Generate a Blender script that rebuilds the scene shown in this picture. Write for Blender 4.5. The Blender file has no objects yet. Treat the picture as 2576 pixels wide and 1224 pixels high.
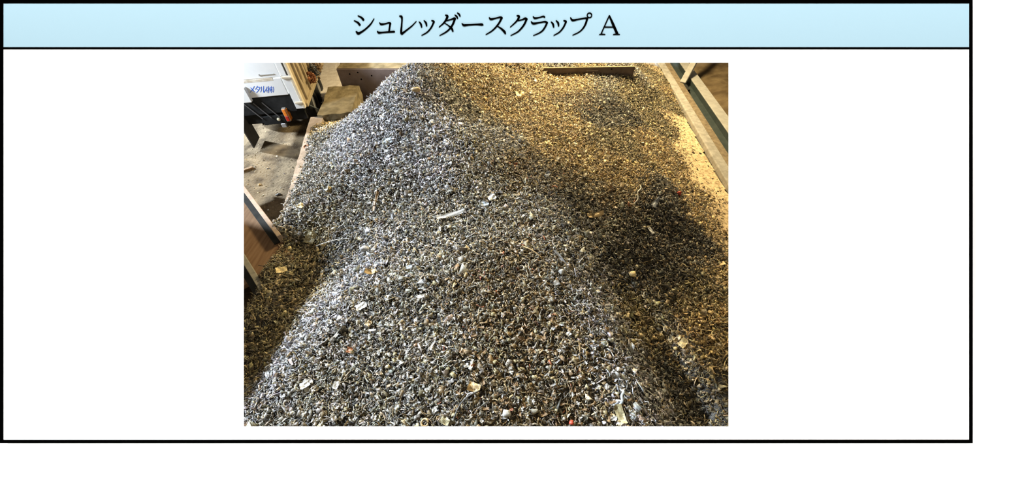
import bpy, bmesh, math, random
import numpy as np
from mathutils import Vector, Matrix

# ------------------------------------------------------------------ camera
SC = bpy.context.scene
COL = SC.collection
W, HT = 2576.0, 1224.0
F = 880.0                       # focal length in pixels
PITCH = math.radians(47)
H = 6.0                         # eye height above the yard floor
SP, CP = math.sin(PITCH), math.cos(PITCH)
CAM = Vector((0, 0, H))
DV = Vector((0, CP, -SP)); UV = Vector((0, SP, CP)); RV = Vector((1, 0, 0))
cd = bpy.data.cameras.new('camera')
cd.sensor_fit = 'HORIZONTAL'; cd.sensor_width = 36.0
cd.lens = 36.0 * F / W
cd.clip_start = 0.05; cd.clip_end = 200
cam = bpy.data.objects.new('camera', cd); COL.objects.link(cam)
cam.location = CAM; cam.rotation_euler = (math.radians(90) - PITCH, 0, 0)
SC.camera = cam

# ------------------------------------------------------------------ world, lights, exposure
SC.view_settings.view_transform = 'Standard'
SC.view_settings.look = 'None'
SC.view_settings.gamma = 1.0
SC.view_settings.exposure = 0.0
SC.view_settings.use_curve_mapping = False
world = bpy.data.worlds.new('world'); SC.world = world
world.use_nodes = True
bg = world.node_tree.nodes['Background']
bg.inputs[0].default_value = (1.0, 0.86, 0.64, 1); bg.inputs[1].default_value = 0.24

def light(name, kind, loc, target, energy, color, **kw):
    l = bpy.data.lights.new(name, kind); l.energy = energy; l.color = color
    for k, v in kw.items(): setattr(l, k, v)
    o = bpy.data.objects.new(name, l); COL.objects.link(o); o.location = loc
    d = Vector(target) - Vector(loc)
    o.rotation_euler = d.to_track_quat('-Z', 'Y').to_euler()
    return o
# cool daylight coming in through the open side of the shed
light('daylight', 'SUN', (-16, 5, 10), (0, 0, 0), 13.5, (0.83, 0.915, 1.0), angle=math.radians(3))
# cool area light added to brighten the truck's tailgate
light('truck_fill_light', 'AREA', (-12.0, 6.5, 7.2), (-9.2, 15.0, 1.2), 900, (0.84, 0.92, 1.0), shape='RECTANGLE', size=3.0, size_y=2.0, spread=math.radians(80))
# warm floodlight high under the roof above the back of the bay
light('floodlight', 'AREA', (2.6, 15.0, 8.0), (2.3, 10.3, 0), 2700, (1.0, 0.79, 0.44), shape='RECTANGLE', size=2.2, size_y=1.2, spread=math.radians(150))
# two long area lights added above and below the board to whiten it
WD = 2.0                        # distance from the eye to the board
def bp(px, py, off=0.0):        # a point of the board plane, off metres in front of it
    k = WD / F
    return CAM + DV * (WD - off) + RV * ((px - W/2) * k) + UV * ((HT/2 - py) * k)
c0 = bp(W/2, HT/2)
for nm, s in (('board_fill_light', 1), ('board_fill_light', -1)):
    p = c0 + UV * (3.3 * s) - DV * 1.1
    light(nm, 'AREA', p, c0 - UV * (0.5 * s), 272 if s > 0 else 262, (1, 1, 1), shape='RECTANGLE', size=11.5, size_y=0.25, spread=math.radians(120))

# ------------------------------------------------------------------ helpers
rnd = random.Random(7)
R = np.random.default_rng(11)

def ray(px, py):
    a = (px - W/2) / F; b = (HT/2 - py) / F
    return DV + RV * a + UV * b
def at(px, py, z):
    d = ray(px, py); return CAM + d * ((z - H) / d.z)
def project(P):
    v = Vector(P) - CAM; t = v.dot(DV)
    return W/2 + v.dot(RV)/t*F, HT/2 - v.dot(UV)/t*F, t

def mat(name, color, rough=0.7, metal=0.0, color2=None, scale=6.0, detail=6.0, bump=0.0, lo=0.35, hi=0.65, spec=0.4, attr=False, bscale=None, stretch=None):
    m = bpy.data.materials.new(name); m.use_nodes = True
    nt = m.node_tree; b = nt.nodes['Principled BSDF']
    b.inputs['Roughness'].default_value = rough; b.inputs['Metallic'].default_value = metal
    b.inputs['Specular IOR Level'].default_value = spec
    b.inputs['Base Color'].default_value = (*color, 1)
    tc = nt.nodes.new('ShaderNodeTexCoord'); src = tc.outputs['Object']
    if stretch:
        mp = nt.nodes.new('ShaderNodeMapping'); mp.inputs['Scale'].default_value = stretch
        nt.links.new(src, mp.inputs[0]); src = mp.outputs[0]
    n = nt.nodes.new('ShaderNodeTexNoise'); n.inputs['Scale'].default_value = scale; n.inputs['Detail'].default_value = detail
    nt.links.new(src, n.inputs['Vector'])
    if attr:
        ca = nt.nodes.new('ShaderNodeVertexColor'); ca.layer_name = 'tone'
        mx = nt.nodes.new('ShaderNodeMix'); mx.data_type = 'RGBA'; mx.blend_type = 'MULTIPLY'; mx.inputs[0].default_value = 1
        rp = nt.nodes.new('ShaderNodeValToRGB')
        rp.color_ramp.elements[0].position = lo; rp.color_ramp.elements[0].color = (0.55, 0.52, 0.46, 1)
        rp.color_ramp.elements[1].position = hi; rp.color_ramp.elements[1].color = (1.15, 1.15, 1.15, 1)
        nt.links.new(n.outputs['Fac'], rp.inputs[0])
        nt.links.new(ca.outputs[0], mx.inputs[6]); nt.links.new(rp.outputs[0], mx.inputs[7])
        nt.links.new(mx.outputs[2], b.inputs['Base Color'])
    elif color2 is not None:
        rp = nt.nodes.new('ShaderNodeValToRGB')
        rp.color_ramp.elements[0].position = lo; rp.color_ramp.elements[0].color = (*color, 1)
        rp.color_ramp.elements[1].position = hi; rp.color_ramp.elements[1].color = (*color2, 1)
        nt.links.new(n.outputs['Fac'], rp.inputs[0]); nt.links.new(rp.outputs[0], b.inputs['Base Color'])
    if bump:
        n2 = n
        if bscale:
            n2 = nt.nodes.new('ShaderNodeTexNoise'); n2.inputs['Scale'].default_value = bscale; n2.inputs['Detail'].default_value = 8
            nt.links.new(src, n2.inputs['Vector'])
        bu = nt.nodes.new('ShaderNodeBump'); bu.inputs['Strength'].default_value = bump; bu.inputs['Distance'].default_value = 0.03
        nt.links.new(n2.outputs['Fac'], bu.inputs['Height']); nt.links.new(bu.outputs[0], b.inputs['Normal'])
    return m

def tag(o, label=None, cat=None, group=None, kind=None):
    if label: o['label'] = label
    if cat: o['category'] = cat
    if group: o['group'] = group
    if kind: o['kind'] = kind
    return o
def thing(name, loc, label, cat, group=None):
    o = bpy.data.objects.new(name, None); COL.objects.link(o); o.location = loc
    o.empty_display_size = 0.2
    return tag(o, label, cat, group)
def link(name, me, m, parent=None):
    if m: me.materials.append(m)
    o = bpy.data.objects.new(name, me); COL.objects.link(o)
    if parent is not None:
        o.parent = parent
        o.matrix_parent_inverse = Matrix.Translation(-parent.location)
    return o
def obj(name, bm, m, parent=None, smooth=False):
    bmesh.ops.recalc_face_normals(bm, faces=bm.faces)
    me = bpy.data.meshes.new(name); bm.to_mesh(me); bm.free()
    if smooth:
        for p in me.polygons: p.use_smooth = True
    return link(name, me, m, parent)

def add_hex(bm, P):             # eight corner points: bottom four then top four, same order
    v = [bm.verts.new(p) for p in P]
    for f in ((3,2,1,0),(4,5,6,7),(0,1,5,4),(1,2,6,5),(2,3,7,6),(3,0,4,7)):
        bm.faces.new([v[i] for i in f])
def frame_box(bm, O, ax, ay, az, lo, hi):   # box in a frame of axes
    O = Vector(O)
    P = []
    for z in (lo[2], hi[2]):
        for x, y in ((lo[0],lo[1]),(hi[0],lo[1]),(hi[0],hi[1]),(lo[0],hi[1])):
            P.append(O + ax*x + ay*y + az*z)
    add_hex(bm, P)
def bevel(bm, w, seg=1):
    bmesh.ops.bevel(bm, geom=list(bm.edges), offset=w, segments=seg, affect='EDGES', profile=0.5)
def add_prism(bm, pts, dirv):   # polygon extruded along dirv
    a = [bm.verts.new(p) for p in pts]; b = [bm.verts.new(Vector(p) + dirv) for p in pts]
    n = len(pts)
    bm.faces.new(a); bm.faces.new(b[::-1])
    for i in range(n): bm.faces.new((a[i], a[(i+1)%n], b[(i+1)%n], b[i]))
def add_tube(bm, pts, r, seg=8, r2=None):
    pts = [Vector(p) for p in pts]; n = len(pts); rings = []
    up = Vector((0.13, 0.21, 0.97))
    for i, p in enumerate(pts):
        t = (pts[min(i+1, n-1)] - pts[max(i-1, 0)]).normalized()
        x = t.cross(up)
        if x.length < 1e-3: x = t.cross(Vector((1, 0, 0)))
        x.normalize(); y = t.cross(x); rr = r if r2 is None else r + (r2-r)*i/(n-1)
        rings.append([bm.verts.new(p + x*math.cos(k*2*math.pi/seg)*rr + y*math.sin(k*2*math.pi/seg)*rr) for k in range(seg)])
    for A, B in zip(rings, rings[1:]):
        for k in range(seg): bm.faces.new((A[k], A[(k+1)%seg], B[(k+1)%seg], B[k]))
    bm.faces.new(rings[0][::-1]); bm.faces.new(rings[-1])
Z = Vector((0, 0, 1))

# ------------------------------------------------------------------ the document page, built as a board with a wall for its margin
M_wall = mat('page_white', (0.86, 0.86, 0.86), 0.9, spec=0.0)
M_panel = mat('white_board', (0.88, 0.88, 0.88), 0.9, spec=0.0)
M_blue = mat('pale_blue_board', (0.352, 0.512, 0.593), 0.9, spec=0.0)
M_black = mat('matt_black', (0.0006, 0.0006, 0.0006), 1.0, spec=0.0)
PX0, PX1, PY0, PY1 = 613.5, 1832.5, 157.5, 1071.7        # the opening

def panel_with_hole(outer, inner, off, thick, splay):
    bm = bmesh.new()
    ox0, oy0, ox1, oy1 = outer; ix0, iy0, ix1, iy1 = inner
    def ring(x0, y0, x1, y1, o): return [bm.verts.new(bp(x, y, o)) for x, y in ((x0,y0),(x1,y0),(x1,y1),(x0,y1))]
    A = ring(ox0, oy0, ox1, oy1, off); B = ring(ix0, iy0, ix1, iy1, off)
    k = F / WD
    s = splay * k
    # the back rings stay true size: bp() at another offset keeps metres, not pixels
    C = ring(ox0, oy0, ox1, oy1, off - thick); D = ring(ix0 - s, iy0 - s, ix1 + s, iy1 + s, off - thick)
    for i in range(4):
        j = (i+1) % 4
        bm.faces.new((A[i], A[j], B[j], B[i])); bm.faces.new((C[j], C[i], D[i], D[j]))
        bm.faces.new((A[j], A[i], C[i], C[j])); bm.faces.new((B[i], B[j], D[j], D[i]))
    return bm
tag(obj('page_margin_wall', panel_with_hole((-900, -800, 3480, 3450), (PX0-12, PY0-12, PX1+12, PY1+12), -0.02, 0.08, 0.16), M_wall),
    'white page margin built as a raked wall around the black-framed board', kind='structure')
k = F / WD
def bbox(bm, x0, y0, x1, y1, off0, off1):
    add_hex(bm, [bp(x, y, off0) for x, y in ((x0,y0),(x1,y0),(x1,y1),(x0,y1))] + [bp(x, y, off1) for x, y in ((x0,y0),(x1,y0),(x1,y1),(x0,y1))])
board = thing('page_board', bp(1223, 1114, 0), 'white document page built as a board, with pale blue heading and black frame around an opening', 'board')
obj('board_panel', panel_with_hole((8.4, 124, 2438, 1106), (PX0, PY0, PX1, PY1), 0.0, 0.02, 0.04), M_panel, board)
bm = bmesh.new(); bbox(bm, 8.4, 8.4, 2438.3, 119, -0.018, 0.0)
obj('heading_panel', bm, M_blue, board)
bm = bmesh.new(); bbox(bm, 8.4, 118.7, 2438.3, 124, -0.018, 0.0008)
obj('divider_strip', bm, M_black, board)
bars = ((-3, -3, 2446.6, 8.7), (-3, 1105.4, 2446.6, 1114), (-3, 8.7, 8.7, 1105.4), (2438.1, 8.7, 2446.6, 1105.4))
for b in bars:
    bm = bmesh.new(); bbox(bm, *b, -0.018, 0.001)
    obj('frame_bar', bm, M_black, board)

def catmull(pts, n=6):
    out = []
    P = [pts[0]] + list(pts) + [pts[-1]]
    for i in range(1, len(P)-2):
        p0, p1, p2, p3 = [np.array(q, float) for q in P[i-1:i+3]]
        for s in range(n):
            t = s/n
            out.append(0.5*((2*p1)+(-p0+p2)*t+(2*p0-5*p1+4*p2-p3)*t*t+(-p0+3*p1-3*p2+p3)*t**3))
    out.append(np.array(pts[-1], float)); return out
def add_stroke(bm, pts, T, depthv, n=6):   # pts (x, y, width); T maps to a 3-D point
    q = catmull(pts, n); m = len(q); L, Rr = [], []
    for i in range(m):
        a = q[max(i-1,0)][:2]; b = q[min(i+1,m-1)][:2]; d = b - a; d = d/(np.hypot(*d)+1e-9)
        nrm = np.array((-d[1], d[0])); w = max(q[i][2], 3)/2
        L.append(q[i][:2] + nrm*w); Rr.append(q[i][:2] - nrm*w)
    def cap(c, d, w):
        return [c + w*(d*math.cos(x) + np.array((-d[1], d[0]))*math.sin(x)) for x in (-0.9, -0.3, 0.3, 0.9)]
    d1 = q[-1][:2]-q[-2][:2]; d1 /= np.hypot(*d1); d0 = q[0][:2]-q[1][:2]; d0 /= np.hypot(*d0)
    front = []
    LV = [bm.verts.new(T(*p)) for p in L]; RVv = [bm.verts.new(T(*p)) for p in Rr]
    fs = []
    for i in range(m-1): fs.append(bm.faces.new((LV[i], LV[i+1], RVv[i+1], RVv[i])))
    ce = [bm.verts.new(T(*p)) for p in cap(q[-1][:2], d1, max(q[-1][2],3)/2)]
    fs.append(bm.faces.new([RVv[-1]] + ce + [LV[-1]]))
    cs = [bm.verts.new(T(*p)) for p in cap(q[0][:2], d0, max(q[0][2],3)/2)]
    fs.append(bm.faces.new([LV[0]] + cs + [RVv[0]]))
    r = bmesh.ops.extrude_face_region(bm, geom=fs)
    bmesh.ops.translate(bm, vec=depthv, verts=[e for e in r['geom'] if isinstance(e, bmesh.types.BMVert)])

TSU = [[(677,158,8),(692,176,17),(699,203,12)], [(720,147,8),(737,166,17),(742,192,12)],
       [(788,147,10),(806,154,16),(800,172,15),(782,208,14),(748,248,11),(700,275,7)]]
GL = {
 'shi': [[(143,105,9),(172,120,16),(188,138,20)], [(110,148,9),(140,163,16),(156,182,20)], [(128,244,14),(143,258,22),(165,250,16),(205,223,13),(252,178,12),(282,131,7)]],
 'yu': [[(332,167,10),(345,178,17),(380,174,11),(412,166,12),(424,172,20)], [(424,172,16),(419,205,14),(413,246,14)], [(311,240,9),(324,252,18),(360,250,12),(430,244,15),(458,243,16)]],
 're': [[(505,107,8),(522,112,20),(527,135,14),(524,190,14),(520,245,18),(527,263,16)], [(520,256,18),(530,258,18),(570,228,12),(615,192,10),(652,153,6)]],
 'tsu': TSU,
 'da': [[(908,99,9),(925,108,20),(912,140,16),(890,170,13),(852,203,7)], [(918,147,9),(960,135,11),(985,127,18),(993,130,16)], [(990,132,18),(972,178,17),(945,218,14),(910,248,12),(858,276,7)],
        [(890,163,6),(930,187,9),(962,216,18),(972,238,14)], [(990,97,7),(1006,110,15),(1013,125,12)], [(1011,79,7),(1027,91,15),(1035,107,12)]],
 'bar': [[(1052,171,7),(1068,186,19),(1110,184,13),(1180,180,13),(1225,181,20),(1236,184,10)]],
 'su': [[(1291,120,8),(1305,134,18),(1345,126,11),(1385,117,14),(1400,123,20)], [(1398,126,18),(1378,165,15),(1345,208,13),(1308,241,11),(1262,268,7)], [(1358,193,7),(1392,214,14),(1422,242,20),(1431,258,15)]],
 'ku': [[(1533,103,8),(1551,110,20),(1540,138,15),(1515,167,12),(1475,203,7)], [(1543,146,10),(1580,138,11),(1606,127,17),(1620,134,16)], [(1617,135,18),(1598,178,16),(1568,218,14),(1535,248,11),(1480,276,7)]],
 'ra': [[(1675,112,8),(1690,125,16),(1730,119,10),(1762,110,13),(1775,116,14)], [(1658,155,8),(1676,172,18),(1730,164,11),(1778,156,14),(1797,165,17)], [(1796,168,16),(1778,205,15),(1755,236,13),(1722,258,10),(1678,276,7)]],
 'small_tsu': [[(x+1156, y, w) for x, y, w in s] for s in TSU],
 'pu': [[(2002,121,8),(2020,143,18),(2070,135,11),(2130,125,13),(2150,128,18)], [(2148,130,18),(2132,180,16),(2108,218,13),(2075,248,10),(2022,273,7)],
        [(2168+20*math.cos(t), 100+20*math.sin(t), 9) for t in [i*math.pi/8 for i in range(17)]]],
 'a': [[(2341,104,10),(2310,172,11),(2270,262,11)], [(2342,104,12),(2374,178,21),(2411,262,21)], [(2300,203,10),(2340,203,10),(2384,203,10)],
       [(2255,268,7),(2280,266,10),(2304,268,7)], [(2377,268,7),(2405,265,12),(2432,268,7)]],
}
def TB(x, y): return bp(860 + x/3.481, 10 + y/3.481, 0.0022)
for nm, strokes in GL.items():
    bm = bmesh.new()
    for s in strokes: add_stroke(bm, s, TB, DV*0.0026, 5)
    obj('letter', bm, M_black, board)

# ------------------------------------------------------------------ yard floor
M_floor = mat('dirt_floor', (0.075, 0.057, 0.038), 0.95, color2=(0.23, 0.182, 0.118), scale=1.9, detail=12, bump=1.0, bscale=13, lo=0.36, hi=0.60, spec=0.1)
bm = bmesh.new(); frame_box(bm, (0,0,0), Vector((1,0,0)), Vector((0,1,0)), Z, (-45,-6,-0.3), (45,60,0))
tag(obj('floor', bm, M_floor), 'brown dusty yard floor', kind='structure')
M_blocker = mat('grey_sheet_metal', (0.25, 0.25, 0.24), 0.6, metal=0.2, color2=(0.33, 0.31, 0.28), scale=3)
bm = bmesh.new(); frame_box(bm, (0,0,0), Vector((1,0,0)), Vector((0,1,0)), Z, (-9.1,-2,0), (-8.95,6.5,4.25))  # unseen wall, added to cast shade on the left hollow
tag(obj('shade_wall_left', bm, M_blocker), 'grey steel wall added out of view to shade the left hollow', kind='structure')

# unseen roof added to block the sun; its left edge sets the shadow line
e0 = Vector((-9.68, 2.25, 9.0)); e1 = Vector((-13.9, 19.75, 9.0))
bm = bmesh.new(); add_prism(bm, [e0 + (e0-e1)*.5, e1, Vector((22, 26, 9)), Vector((22, -7, 9))], Vector((0,0,.2)))
tag(obj('shade_roof', bm, M_blocker), 'grey sheet metal roof added out of view to shade the right of the bay', kind='structure')

# ------------------------------------------------------------------ heap surface from measured points
# px, py, height, heap, tone
CT = """
1040 150 2.92 M g;1100 150 2.75 B t;1200 150 2.25 B t;1300 152 1.9 B t;1400 160 1.48 B g;1480 160 1.47 B t;1585 160 1.44 B g;1395 192 1.24 B t;1450 192 1.24 B t;1530 194 1.2 B g;1580 198 1.16 B o;1060 185 2.80 M w;1000 200 2.65 M w;925 245 2.22 M w;880 288 1.75 M w;815 310 .98 M t;785 380 .95 M g;755 470 .95 M g;722 560 .95 M g
1000 300 2.30 M w;900 400 1.75 M w;820 480 1.30 M g;1100 300 2.28 M w;1190 300 1.95 M g;1150 250 2.20 M g;1240 345 1.90 M g;850 340 1.45 M w
1100 420 1.95 M w;1000 500 1.60 M g;1200 450 1.85 M g;1300 420 1.75 M b;900 560 1.20 M g;1100 560 1.60 M g;1250 560 1.65 M g;1350 520 1.60 M g;1450 500 1.52 M k
800 600 .80 L o;720 640 .70 L o;650 740 .60 L o;640 850 .50 L o;630 950 .52 L o;780 720 .65 L o;870 640 .95 L k;560 950 .5 L o;700 590 .86 L o;680 630 .88 L o;668 690 .87 L o;664 735 .86 L o;630 785 .84 L o;613 830 .72 L o;635 640 .62 L o;622 705 .60 L o;600 640 .55 L o;590 760 .55 L o;690 800 .6 L o;740 800 .72 L o;650 910 .6 L o
930 640 1.30 M w;800 770 1.15 M w;700 900 1.00 M w;620 1010 .90 M w;540 1100 .8 M g
1100 650 1.60 M g;1250 650 1.65 M b;1350 650 1.60 M b;1000 750 1.50 M g;1200 750 1.60 M b;1350 750 1.55 M b;900 870 1.35 M g;1100 870 1.50 M g;1300 870 1.50 M b
750 1000 1.12 M g;1000 1000 1.35 M g;1250 1000 1.42 M b;1450 1000 1.35 M b;1000 1072 1.32 M g;1300 1072 1.38 M b;700 1072 1.02 M g;1100 1180 1.3 M g;1400 1180 1.3 M b;800 1180 1.0 M g;1450 850 1.46 M b;1500 1072 1.3 M b
1430 620 1.55 M g;1480 740 1.50 M w;1530 850 1.42 M w;1590 960 1.32 M w;1640 1072 1.22 M w;1690 1180 1.1 M g;1420 700 1.56 M g;1410 560 1.56 M g
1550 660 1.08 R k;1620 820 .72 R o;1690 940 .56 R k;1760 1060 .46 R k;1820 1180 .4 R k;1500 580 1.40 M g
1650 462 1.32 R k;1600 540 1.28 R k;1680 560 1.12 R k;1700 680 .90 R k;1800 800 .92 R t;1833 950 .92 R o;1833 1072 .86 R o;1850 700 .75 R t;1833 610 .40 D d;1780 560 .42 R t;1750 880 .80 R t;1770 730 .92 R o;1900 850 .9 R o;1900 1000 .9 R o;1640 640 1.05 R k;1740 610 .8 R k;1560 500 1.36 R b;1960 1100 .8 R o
1300 250 1.62 B t;1300 180 1.62 B t;1400 205 1.32 B t;1450 300 1.28 B t;1400 380 1.45 B t;1500 420 1.38 B t;1560 350 1.18 B o;1600 250 .85 B o;1650 300 .35 B o;1690 390 .30 B t;1700 300 .16 D d;1640 200 .5 B o;1735 480 .26 B t;1490 300 1.2 B k;1530 260 1.15 B k;1460 250 1.2 B b;1420 225 1.24 B t
1200 180 1.9 B t;1200 250 1.88 B t;1340 310 1.52 B t;1650 400 .6 B t;1600 460 1.2 B t;1670 230 .2 B t;1350 430 1.62 B b;1420 450 1.55 B b
1760 380 .05 D d;1800 480 .05 D d;1833 540 .08 D d;1730 320 .06 D d;1880 600 .1 D d;1820 590 .2 D d;1770 450 .07 D d;1730 400 .13 D d
"""
ctrl = []
for tok in CT.replace('\n', ';').split(';'):
    f = tok.split()
    if len(f) == 5:
        p = at(float(f[0]), float(f[1]), float(f[2])); ctrl.append((p.x, p.y, float(f[2]), f[3], f[4]))
# points behind the crest and outside the frame, in metres
ctrl += [(-4.3,10.6,.45,'M','b'),(-5.0,12.0,.15,'M','b'),(-3.6,11.9,.35,'M','b'),(-3.1,9.9,1.6,'M','g'),(-2.2,10.2,2.0,'B','t'),(-1.9,11.6,1.75,'B','t'),(-2.6,12.3,1.2,'B','t'),
         (-1,12.4,1.75,'B','t'),(0.6,12.6,1.7,'B','t'),(0,14.5,1.8,'B','t'),(3,13.5,1.55,'B','t'),(5,14,.5,'B','o'),(-2.4,14.5,1.4,'B','t'),(2,15.5,1.6,'B','t'),(5.5,12.2,.22,'B','o'),
         (-1.5,0,.9,'M','g'),(0.5,0,1.0,'M','b'),(2.0,0,.7,'M','g'),(-3.2,0.3,.6,'L','o'),(3.2,0.2,.4,'R','k'),(-5,3.5,.45,'L','o'),(-5.2,2,.4,'L','o'),(5,3.5,.6,'R','o'),(5.6,5.5,.3,'D','d'),
         (6.2,8,.03,'D','d'),(6.6,10,.02,'D','d'),(7,13,.03,'D','d'),(5.6,7,.15,'D','d'),(5.5,1.5,.5,'R','o'),(-5.4,4.6,.5,'L','o'),(7.2,4,.1,'D','d'),(7,16,.1,'D','d'),(0,-1.6,.3,'M','g')]
CX = np.array([(c[0], c[1]) for c in ctrl]); CZ = np.array([c[2] for c in ctrl])
HEAP = np.array([c[3] for c in ctrl]); TONE = np.array([c[4] for c in ctrl])
def tps(r2): return 0.5 * r2 * np.log(r2 + 1e-12)
n = len(CX)
K0 = at(1833, 494, 0); K1 = at(1645, 158, 0)
kdir = (K1-K0).normalized()
K = tps(((CX[:,None]-CX[None])**2).sum(-1)) + np.eye(n)*0.06
Pm = np.c_[np.ones(n), CX]
A = np.block([[K, Pm], [Pm.T, np.zeros((3,3))]])
sol = np.linalg.solve(A, np.r_[CZ, 0, 0, 0])
# fixed set of gentle bumps so that the slopes are not smooth
BW = [(R.uniform(0.5, 4.5), R.uniform(0, 6.28), R.uniform(0, 6.28)) for _ in range(26)]
def hz(xy):
    xy = np.atleast_2d(xy)
    out = np.empty(len(xy))
    for s in range(0, len(xy), 20000):
        q = xy[s:s+20000]
        z = tps(((q[:,None]-CX[None])**2).sum(-1)) @ sol[:n] + sol[n] + q @ sol[n+1:]
        bmp = np.zeros(len(q))
        for f, d, ph in BW: bmp += np.sin((q[:,0]*math.cos(d)+q[:,1]*math.sin(d))*f*1.7+ph)/(0.8+f)
        out[s:s+20000] = z + bmp*0.022*np.clip((z-0.02)*3, 0.05, 1)
    return out
# line of the low wall on the left and of the steel deck edge
WN = at(722, 556, .9); WF = at(797, 285, .9)
DN = at(700, 580, .95); DF = at(613, 465, .95)
wdir = (WF - WN).normalized(); ddir = (DF - DN).normalized()
def inside(xy):
    x, y = xy[:,0], xy[:,1]
    s1 = (x-WN.x)*wdir.y - (y-WN.y)*wdir.x            # right of the low wall
    a = (s1 > -0.12) | (y < WN.y)
    b = x > -6.0
    s2 = (x-DN.x)*ddir.y - (y-DN.y)*ddir.x
    c = (s2 > 0.02) | (x > DN.x + 0.12)
    s3 = (x-K0.x)*kdir.y - (y-K0.y)*kdir.x
    return a & b & c & (s3 < -0.0) & (y < 15.8) & (y > -1.2) & (x < 7.4)
gx = np.arange(-6.0, 7.45, 0.06); gy = np.arange(-1.2, 15.85, 0.06)
GX, GY = np.meshgrid(gx, gy); gxy = np.c_[GX.ravel(), GY.ravel()]
GZ = hz(gxy); gin = inside(gxy)
nx, ny = len(gx), len(gy)
GZ2 = GZ.reshape(ny, nx)
gzx = np.gradient(GZ2, 0.06, axis=1); gzy = np.gradient(GZ2, 0.06, axis=0)
def lookup(arr, xy):
    i = np.clip((xy[:,0]-gx[0])/0.06, 0, nx-1.001); j = np.clip((xy[:,1]-gy[0])/0.06, 0, ny-1.001)
    i0 = i.astype(int); j0 = j.astype(int); u = i-i0; v = j-j0
    return arr[j0,i0]*(1-u)*(1-v)+arr[j0,i0+1]*u*(1-v)+arr[j0+1,i0]*(1-u)*v+arr[j0+1,i0+1]*u*v
def nearest(xy, jit=0.25):
    q = xy + R.normal(0, jit, xy.shape)
    out = np.empty(len(q), int)
    for s in range(0, len(q), 20000):
        out[s:s+20000] = (((q[s:s+20000,None]-CX[None])**2).sum(-1)).argmin(1)
    return out
def hit(px, py, lift=0.0):      # where the line of sight meets the heap
    d = ray(px, py); t = 2.5
    while t < 16:
        p = CAM + d*t
        if p.z <= lookup(GZ2, np.array([[p.x, p.y]]))[0] + lift: return p
        t += 0.01
    return p

# ------------------------------------------------------------------ scrap fragment shapes
def tri_faces(faces):
    out = []
    for f in faces:
        for i in range(1, len(f)-1): out.append((f[0], f[i], f[i+1]))
    return np.array(out, np.int32)
def loft(path, sx, sy):         # closed rectangular section swept along a path
    P = np.array(path, float); n = len(P); V = []
    up = R.normal(size=3); up /= np.linalg.norm(up)
    for i in range(n):
        t = P[min(i+1,n-1)] - P[max(i-1,0)]; t /= np.linalg.norm(t)+1e-9
        x = np.cross(t, up); x /= np.linalg.norm(x)+1e-9; y = np.cross(t, x)
        tw = R.normal(0, 0.15)
        x, y = x*math.cos(tw)+y*math.sin(tw), y*math.cos(tw)-x*math.sin(tw)
        w = R.uniform(0.7, 1.15)
        for a, b in ((-1,-1),(1,-1),(1,1),(-1,1)): V.append(P[i] + x*a*sx*w + y*b*sy)
    Fc = []
    for i in range(n-1):
        for k in range(4): Fc.append((i*4+k, i*4+(k+1)%4, i*4+4+(k+1)%4, i*4+4+k))
    Fc += [(3,2,1,0), tuple(n*4-4+k for k in range(4))]
    return np.array(V), tri_faces(Fc)
def curl(n=5, turn=2.2):
    ang = R.uniform(0.4, turn) * R.choice([-1, 1]); p = np.zeros(3); out = [p.copy()]; th = 0
    for i in range(n-1):
        th += ang/(n-1) * R.uniform(0.4, 1.6)
        p = p + np.array((math.cos(th), math.sin(th), R.normal(0, .12)))/(n-1); out.append(p.copy())
    out = np.array(out); return out - out.mean(0)
def flake(m=6, bend=0.35, th=0.06):
    V = []
    k = R.uniform(-bend, bend, 3)
    ang = np.sort(R.uniform(0, 6.28, m) * 0.25 + np.linspace(0, 6.28, m, endpoint=False))
    rr = R.uniform(0.32, 0.62, m); asp = R.uniform(0.45, 1)
    xs = np.cos(ang)*rr; ys = np.sin(ang)*rr*asp
    zs = k[0]*xs*xs*3 + k[1]*ys*ys*3 + k[2]*xs*ys*3
    for s in (-1, 1): V += [(x, y, z+s*th/2) for x, y, z in zip(xs, ys, zs)]
    V += [(0, 0, -th/2), (0, 0, th/2)]
    Fc = []
    for i in range(m):
        j = (i+1) % m
        Fc += [(i, j, m+j, m+i), (j, i, 2*m), (m+i, m+j, 2*m+1)]
    return np.array(V), tri_faces(Fc)
def nugget():
    bm = bmesh.new(); bmesh.ops.create_icosphere(bm, subdivisions=1, radius=0.42)
    V = np.array([v.co[:] for v in bm.verts]); Fc = [[v.index for v in f.verts] for f in bm.faces]; bm.free()
    V = V*R.uniform(0.55, 1.25, (len(V),1))*np.array((1, R.uniform(.5,.9), R.uniform(.35,.75)))
    return V, tri_faces(Fc)
LIB = []
for _ in range(16): LIB.append((loft(curl(5), R.uniform(.05,.13), R.uniform(.016,.03)), 'strip'))
for _ in range(12): LIB.append((flake(R.integers(5,8), 0.9, 0.045), 'flake'))
for _ in range(6): LIB.append((nugget(), 'lump'))
for _ in range(7): LIB.append((loft(curl(6, 1.8)*1.5, .035, .035), 'wire'))
for _ in range(4): LIB.append((loft(curl(7, 5.5), .10, .03), 'ring'))
PROB = np.array([{'strip':.54/16,'flake':.22/12,'lump':.025/6,'wire':.15/7,'ring':.07/4}[l[1]] for l in LIB]); PROB /= PROB.sum()

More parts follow.
